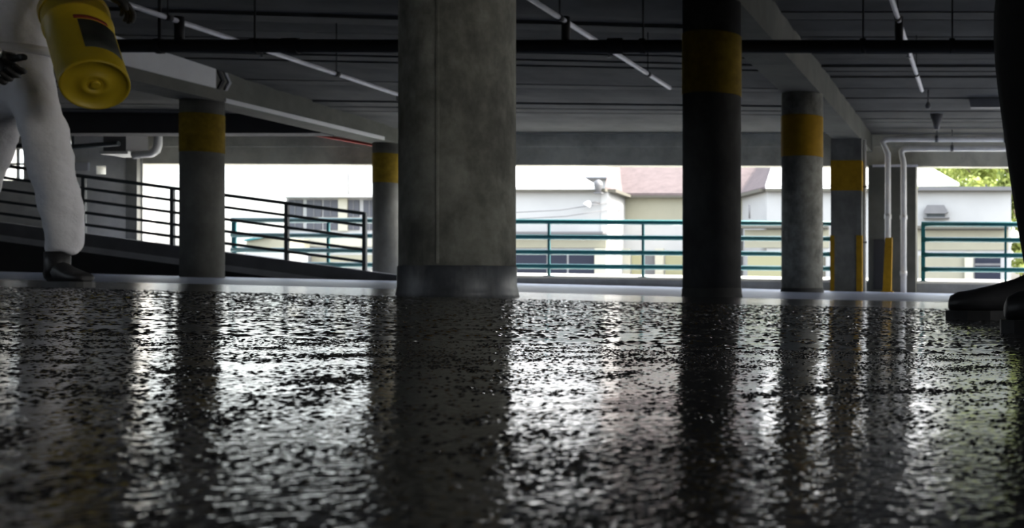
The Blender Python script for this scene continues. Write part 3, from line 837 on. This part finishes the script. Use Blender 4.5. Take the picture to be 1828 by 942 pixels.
tree(1824, 375, 52.5, 0.9, 2.0, 2500, 'slim green bush tree past the right end of the white wall')
r_ = tag(MB().box(wx(1716, 57), wx(1762, 57), 57, 58, wz(345, 57), wz(329, 57)).build('roof_box', M['vent']), 'dark box on the flat roof under the trees', 'roof unit')

# ------------------------------------------------------------------ people
def skin_mesh(name, chains, mat, parent=None, sub=2, root_i=0):
    """chains: list of (list of (Vector, rx, ry)); first vertex of a later chain may be an int index of an existing vertex"""
    vs = []; es = []; rad = []
    for ch in chains:
        prev = None
        for it in ch:
            if isinstance(it, int): prev = it; continue
            p, r1, r2 = it
            vs.append(tuple(p)); rad.append((r1, r2))
            i = len(vs) - 1
            if prev is not None: es.append((prev, i))
            prev = i
    me = bpy.data.meshes.new(name + '_skel'); me.from_pydata(vs, es, []); me.update()
    o = bpy.data.objects.new(name + '_skel', me); COL.objects.link(o)
    sk = o.modifiers.new('skin', 'SKIN')
    sk.use_smooth_shade = True; sk.branch_smoothing = 0.6
    if not me.skin_vertices:
        bm_ = None
    for i, sv in enumerate(me.skin_vertices[0].data):
        sv.radius = rad[i]; sv.use_root = (i == root_i)
    ss = o.modifiers.new('sub', 'SUBSURF'); ss.levels = sub; ss.render_levels = sub
    dg = bpy.context.evaluated_depsgraph_get()
    ev = o.evaluated_get(dg)
    nm = bpy.data.meshes.new_from_object(ev)
    nm.name = name
    COL.objects.unlink(o); bpy.data.objects.remove(o)
    nm.materials.clear(); nm.materials.append(mat)
    nm.polygons.foreach_set('use_smooth', [True]*len(nm.polygons))
    no = bpy.data.objects.new(name, nm); COL.objects.link(no)
    if parent is not None: adopt(no, parent)
    return no

def hand(name, wrist, direction, palm_n, mat, parent, curl=0.9, k=1.0):
    """palm and five bent fingers; direction = along the hand, palm_n = the way the palm faces"""
    d = Vector(direction).normalized(); n = Vector(palm_n); n = (n - d*n.dot(d)).normalized(); s = d.cross(n)
    w = Vector(wrist)
    ch = [[(w, .028*k, .022*k), (w + d*.045*k, .036*k, .02*k), (w + d*.085*k, .04*k, .018*k)]]
    idx = 3
    for q, (off, ln) in enumerate(((-.033, .072), (-.011, .082), (.011, .078), (.032, .06))):
        b0 = w + d*.088*k + s*off*k
        a1 = curl*.6; a2 = curl*1.4; a3 = curl*2.1
        p1 = b0 + (d*math.cos(a1) + n*math.sin(a1))*ln*.45*k
        p2 = p1 + (d*math.cos(a2) + n*math.sin(a2))*ln*.33*k
        p3 = p2 + (d*math.cos(a3) + n*math.sin(a3))*ln*.27*k
        ch.append([2, (b0, .0105*k, .0105*k), (p1, .010*k, .010*k), (p2, .0092*k, .0092*k), (p3, .008*k, .008*k)])
    t0 = w + d*.03*k - s*.034*k
    t1 = t0 + (d*.6 - s*.7 + n*.3).normalized()*.034*k
    t2 = t1 + (d*.8 - s*.1 + n*.6).normalized()*.03*k
    ch.append([0, (t0, .013*k, .013*k), (t1, .012*k, .012*k), (t2, .010*k, .010*k)])
    return skin_mesh(name, ch, mat, parent, 2, 0)

def boot(name, heel, toe_dir, length, mat, solemat, parent, shaft=0.16, w=.048, h=.10):
    """closed shoe: sole plate, shaped upper with toe cap and shaft"""
    d = Vector((toe_dir[0], toe_dir[1], 0)).normalized(); s = Vector((-d.y, d.x, 0)); o = Vector(heel)
    def ring(t, wd, z0, z1, n=10):
        c = o + d*t
        pts = []
        for k in range(n):
            a = 2*math.pi*k/n
            pts.append(c + s*math.cos(a)*wd + Vector((0, 0, (z0+z1)/2 + math.sin(a)*(z1-z0)/2)))
        return pts
    L = length
    prof = [(0.0, .6*w, .03, h*.75), (.03*L, .8*w, .022, h*1.0), (.15*L, .85*w, .02, h*1.15), (.35*L, .82*w, .02, h*1.1), (.5*L, .9*w, .02, h*.92), (.68*L, 1.05*w, .02, h*.78), (.84*L, 1.0*w, .022, h*.68), (.93*L, .85*w, .022, h*.64), (.985*L, .62*w, .026, h*.56), (1.0*L, .4*w, .032, h*.46)]
    mb = MB(); n = 12; vs = []; fs = []
    for p in prof: vs += ring(p[0], p[1], p[2], p[3], n)
    for i in range(len(prof)-1):
        for k in range(n): fs.append((i*n+k, i*n+(k+1)%n, (i+1)*n+(k+1)%n, (i+1)*n+k))
    fs.append(tuple(range(n))); fs.append(tuple((len(prof)-1)*n+k for k in range(n)))
    mb.add(vs, fs)
    c = o + d*.17*L
    mb.tube([c + Vector((0,0,.05)), c + Vector((0,0,shaft*.6)), c + Vector((0,0,shaft))], [w*.95, w*1.0, w*1.02], 14)
    b = mb.build(name, mat, parent, True)
    sm = MB(); poly = []
    for t, wd in ((-.01,.5),(.02,.85),(.3,.8),(.45,.8),(.68,1.1),(.85,1.05),(.96,.8),(1.02,.35)): poly.append(o + d*t*L + s*wd*w)
    for t, wd in ((1.02,.35),(.96,.8),(.85,1.05),(.68,1.1),(.45,.8),(.3,.8),(.02,.85),(-.01,.5)): poly.append(o + d*t*L - s*wd*w)
    sm.prism(poly, (0, 0, .028)); sl = sm.build('sole', solemat, b)
    return b

def head(center, face, parent, hair_mat, hood=None):
    """simple head with nose, ears, eyes, mouth; hood = material of a hood instead of hair"""
    c = Vector(center); f = Vector(face).normalized(); s = Vector((-f.y, f.x, 0)); u = Vector((0, 0, 1))
    B3 = Matrix((s, f, u)).transposed()
    def ell(cc, rx, ry, rz, n=20, m=14, fn=None):
        vs = []; fs = []
        for i in range(m+1):
            th = math.pi*i/m
            for k in range(n):
                ph = 2*math.pi*k/n
                q = Vector((rx*math.sin(th)*math.cos(ph), ry*math.sin(th)*math.sin(ph), rz*math.cos(th)))
                if fn: q = fn(q)
                vs.append(Vector(cc) + B3 @ q)
        for i in range(m):
            for k in range(n): fs.append((i*n+k, (i+1)*n+k, (i+1)*n+(k+1)%n, i*n+(k+1)%n))
        return vs, fs
    def jaw(q):
        t = max(0, -q.z/.115)
        return Vector((q.x*(1-.28*t), q.y*(1-.12*t) + (.012*t if q.y > 0 else 0), q.z))
    mb = MB(); mb.add(*ell(c, .076, .095, .115, 24, 18, jaw))
    mb.add(*ell(c + f*.098 + u*-.015, .013, .018, .024, 10, 8))
    for k in (-1, 1): mb.add(*ell(c + s*k*.077 - u*.01, .010, .02, .032, 10, 8))
    ho = mb.build('head', M['skin'], parent, True)
    mb = MB()
    for k in (-1, 1): mb.add(*ell(c + f*.086 + s*k*.031 + u*.005, .013, .008, .008, 10, 8))
    mb.build('eyes', M['hair'], ho, True)
    mb = MB(); mb.add(*ell(c + f*.085 - u*.058, .024, .008, .007, 10, 8)); mb.build('mouth', M['red'], ho, True)
    mb = MB()
    def cap(q):
        if q.y > .03 and q.z < .05: return Vector((q.x, .03 + (q.y-.03)*.1, q.z))
        return q
    if hood: mb.add(*ell(c - f*.012 - u*.02, .10, .115, .15, 24, 16, cap)); mb.build('hood', hood, parent, True)
    else: mb.add(*ell(c - f*.012 + u*.012, .084, .098, .115, 24, 16, cap)); mb.build('hair', hair_mat, ho, True)

# ---- worker in white coverall (left)
DW = 5.33
def pw(x, y, dd=0.0):   # picture point on the worker's plane, pushed dd metres further away along the line of depth
    a = at(x, y, DW)
    return Vector((a.x - 0.0*dd, DW + dd, a.z)) + Vector((-0.8*dd, 0, 0))
zfw = floor_z(wx(110, DW), DW)
worker = empty('person', (wx(60, DW), DW, zfw))
tag(worker, 'worker in a white coverall and black gloves carrying a yellow drum', 'person')
V = lambda x, y, r, dd=0.0, r2=None: (pw(x, y, dd), r, r2 if r2 else r)
body = [
    [V(36, 132, .150, .04, .13), V(34, 85, .150, .04, .13), V(32, 30, .165, .05, .135), V(32, -25, .16, .05, .125), V(33, -62, .075, .05, .075), V(34, -82, .055, .05)],
    [0, V(68, 192, .108, -.02), V(84, 250, .098, -.03), V(97, 318, .096, -.04), V(112, 385, .092, -.02), V(118, 432, .084, 0.0), V(115, 462, .068, 0.0)],
    [0, V(2, 192, .105, .10), V(-20, 255, .098, .14), V(-48, 325, .092, .20), V(-82, 400, .086, .34), V(-104, 445, .072, .42)],
    [3, V(82, -42, .078, .03), V(118, -22, .066, -.06), V(148, -8, .060, -.16), V(172, -6, .056, -.15), V(190, -6, .048, -.10)],
    [3, V(-16, -42, .078, .04), V(-34, 15, .064, -.02), V(-40, 70, .060, -.08), V(-16, 106, .052, -.18), V(8, 124, .044, -.26)],
]
suit = skin_mesh('coverall', body, M['suit'], worker, 3, 0)
from mathutils import noise as mnoise
for v in suit.data.vertices:      # folds of the loose cloth
    c = v.co
    low = smooth01((0.45 - (c.z - zfw)) / 0.35)
    f1 = mnoise.noise(Vector((c.x*9, c.y*9, c.z*5.0)))
    f2 = mnoise.noise(Vector((c.x*16 + 5, c.y*16, c.z*(16 + 14*low))))
    f3 = abs(mnoise.noise(Vector((c.x*7, c.y*7 + 3, c.z*11 + c.x*8))))
    v.co = c + v.normal * (0.010*f1 + (0.006 + 0.010*low)*f2 - 0.014*f3)
suit.data.update()
# jacket hem
mb = MB()
hemc = pw(33, 92, .04)
mb.lathe([(.138, -.012), (.146, -.008), (.148, .02), (.138, .03)], 28, Matrix.Translation(hemc) @ Matrix.Diagonal((1.0, .86, 1, 1)))
mb.build('waistband', M['suit'], worker, True)
hand('glove', pw(10, 124, -.27), pw(36, 160, -.30) - pw(10, 124, -.27), Vector((.5, -.6, -.3)), M['glove'], worker, 1.05, 1.35)
hand('glove', pw(188, -6, -.11), pw(222, 10, -.02) - pw(188, -6, -.11), Vector((-.3, .1, -1)), M['glove'], worker, .7, 1.15)
boot('boot', Vector((wx(92, DW), DW, zfw - .0)), (1.0, -.45), .29, M['boot'], M['sole'], worker, .17, .05, .11)
q = pw(-104, 450, .42)
boot('boot', Vector((q.x - .07, q.y, floor_z(q.x, q.y) + 0.0)), (1.0, -.35), .29, M['boot'], M['sole'], worker, .20, .05, .11)
head(pw(36, -122, .03), (0.75, -.66, 0), worker, M['hair'], M['suit'])
# ---- yellow drum under the arm
bc = pw(170, 175, -.34)
axis = Vector((-.42, .38, .46)).normalized()
side = axis.cross(Vector((0, 0, 1))).normalized(); upv = side.cross(axis)
MX = Matrix(((side.x, upv.x, axis.x, bc.x), (side.y, upv.y, axis.y, bc.y), (side.z, upv.z, axis.z, bc.z), (0, 0, 0, 1)))
drum = empty('plastic_drum', bc); tag(drum, 'yellow plastic drum held tilted under the white-suited worker\'s arm', 'drum')
L_ = .60; r = .128
mb = MB(); mb.lathe([(.030, .010), (.036, .0), (.052, .0), (.058, .008), (r*.90, .008), (r*.92, .0), (r*.985, .0), (r, .015), (r*1.0, .05), (r*.995, .055), (r*.995, L_*.5), (r*1.0, L_*.80), (r*1.05, L_*.81), (r*1.05, L_*.84), (r*1.0, L_*.85), (r*1.0, L_)], 48, MX)
mb.build('body', M['pail'], drum, True)
mb = MB(); mb.lathe([(r*1.03, L_), (r*1.06, L_+.01), (r*1.06, L_+.04), (r*.98, L_+.045)], 48, MX); mb.build('rim', M['pail'], drum, True)
mb = MB(); mb.lathe([(.012, -.002), (.018, -.002), (.02, .012)], 20, MX); mb.build('moulding_mark', M['pail'], drum, True)
def drum_patch(a0, a1, z0, z1, mat, nm):
    vs = []; fs = []; n = 12
    for i in range(n+1):
        a = a0 + (a1-a0)*i/n
        for z in (z0, z1):
            for rr_ in (r*.99, r*1.006):
                vs.append(MX @ Vector((rr_*math.cos(a), rr_*math.sin(a), z)))
    for i in range(n):
        b0 = i*4; b1 = b0+4
        fs += [(b0+1, b1+1, b1+3, b0+3), (b0, b0+2, b1+2, b1), (b0+2, b0+3, b1+3, b1+2), (b0, b1, b1+1, b0+1)]
    mb = MB(); mb.add(vs, fs); return mb.build(nm, mat, drum, True)
ca = math.radians(-60)
drum_patch(math.radians(35), math.radians(105), .12, .36, M['pail_label'], 'label')['label'] = 'dark printed label'
drum_patch(math.radians(50), math.radians(110), .37, .40, M['pail_red'], 'label_stripe')

# ---- dark standing figure at the right edge
DN = 2.78
fz = floor_z(.15, DN)
per = empty('person', (.2, DN - .4, fz)); tag(per, 'standing figure in black clothes and boots at the right edge of the picture', 'person')
W_ = lambda x, y, z, r, r2=None: (Vector((x, y, fz + z)), r, r2 or r)
yc = DN - .45
body = [
    [W_(.26, yc, .98, .17), W_(.26, yc, 1.13, .165), W_(.25, yc, 1.30, .175), W_(.25, yc, 1.43, .16), W_(.25, yc, 1.53, .075), W_(.24, yc, 1.58, .058)],
    [0, W_(.145, yc + .20, .86, .150), W_(.128, yc + .28, .72, .142), W_(.140, yc + .36, .50, .118), W_(.152, yc + .42, .32, .103), W_(.165, DN, .16, .086), W_(.165, DN, .10, .078)],
    [0, W_(.27, yc - .16, .84, .135), W_(.29, yc - .28, .66, .12), W_(.29, yc - .38, .46, .098), W_(.29, yc - .46, .26, .085), W_(.292, yc - .50, .10, .074)],
    [3, W_(.26, yc + .21, 1.42, .085), W_(.30, yc + .27, 1.27, .066), W_(.34, yc + .29, 1.10, .058), W_(.29, yc + .25, .97, .05), W_(.26, yc + .23, .90, .042)],
    [3, W_(.26, yc - .21, 1.42, .085), W_(.30, yc - .27, 1.27, .066), W_(.34, yc - .29, 1.10, .058), W_(.29, yc - .25, .97, .05), W_(.26, yc - .23, .90, .042)],
]
skin_mesh('clothes', body, M['black_cloth'], per, 2, 0)
hand('hand', Vector((.258, yc + .23, fz + .895)), (-.25, 0, -1), (-1, 0, 0), M['skin'], per, .6)
hand('hand', Vector((.258, yc - .23, fz + .895)), (-.25, 0, -1), (-1, 0, 0), M['skin'], per, .6)
head((.235, yc, fz + 1.665), (-1, -.1, 0), per, M['hair'])
boot('boot', Vector((.225, DN, fz)), (-1, 0), .325, M['boot'], M['glove'], per, .2, .055, .115)
boot('boot', Vector((.345, DN - .95, floor_z(.3, DN - .95))), (-1, -.05), .32, M['boot'], M['glove'], per, .2, .055, .115)
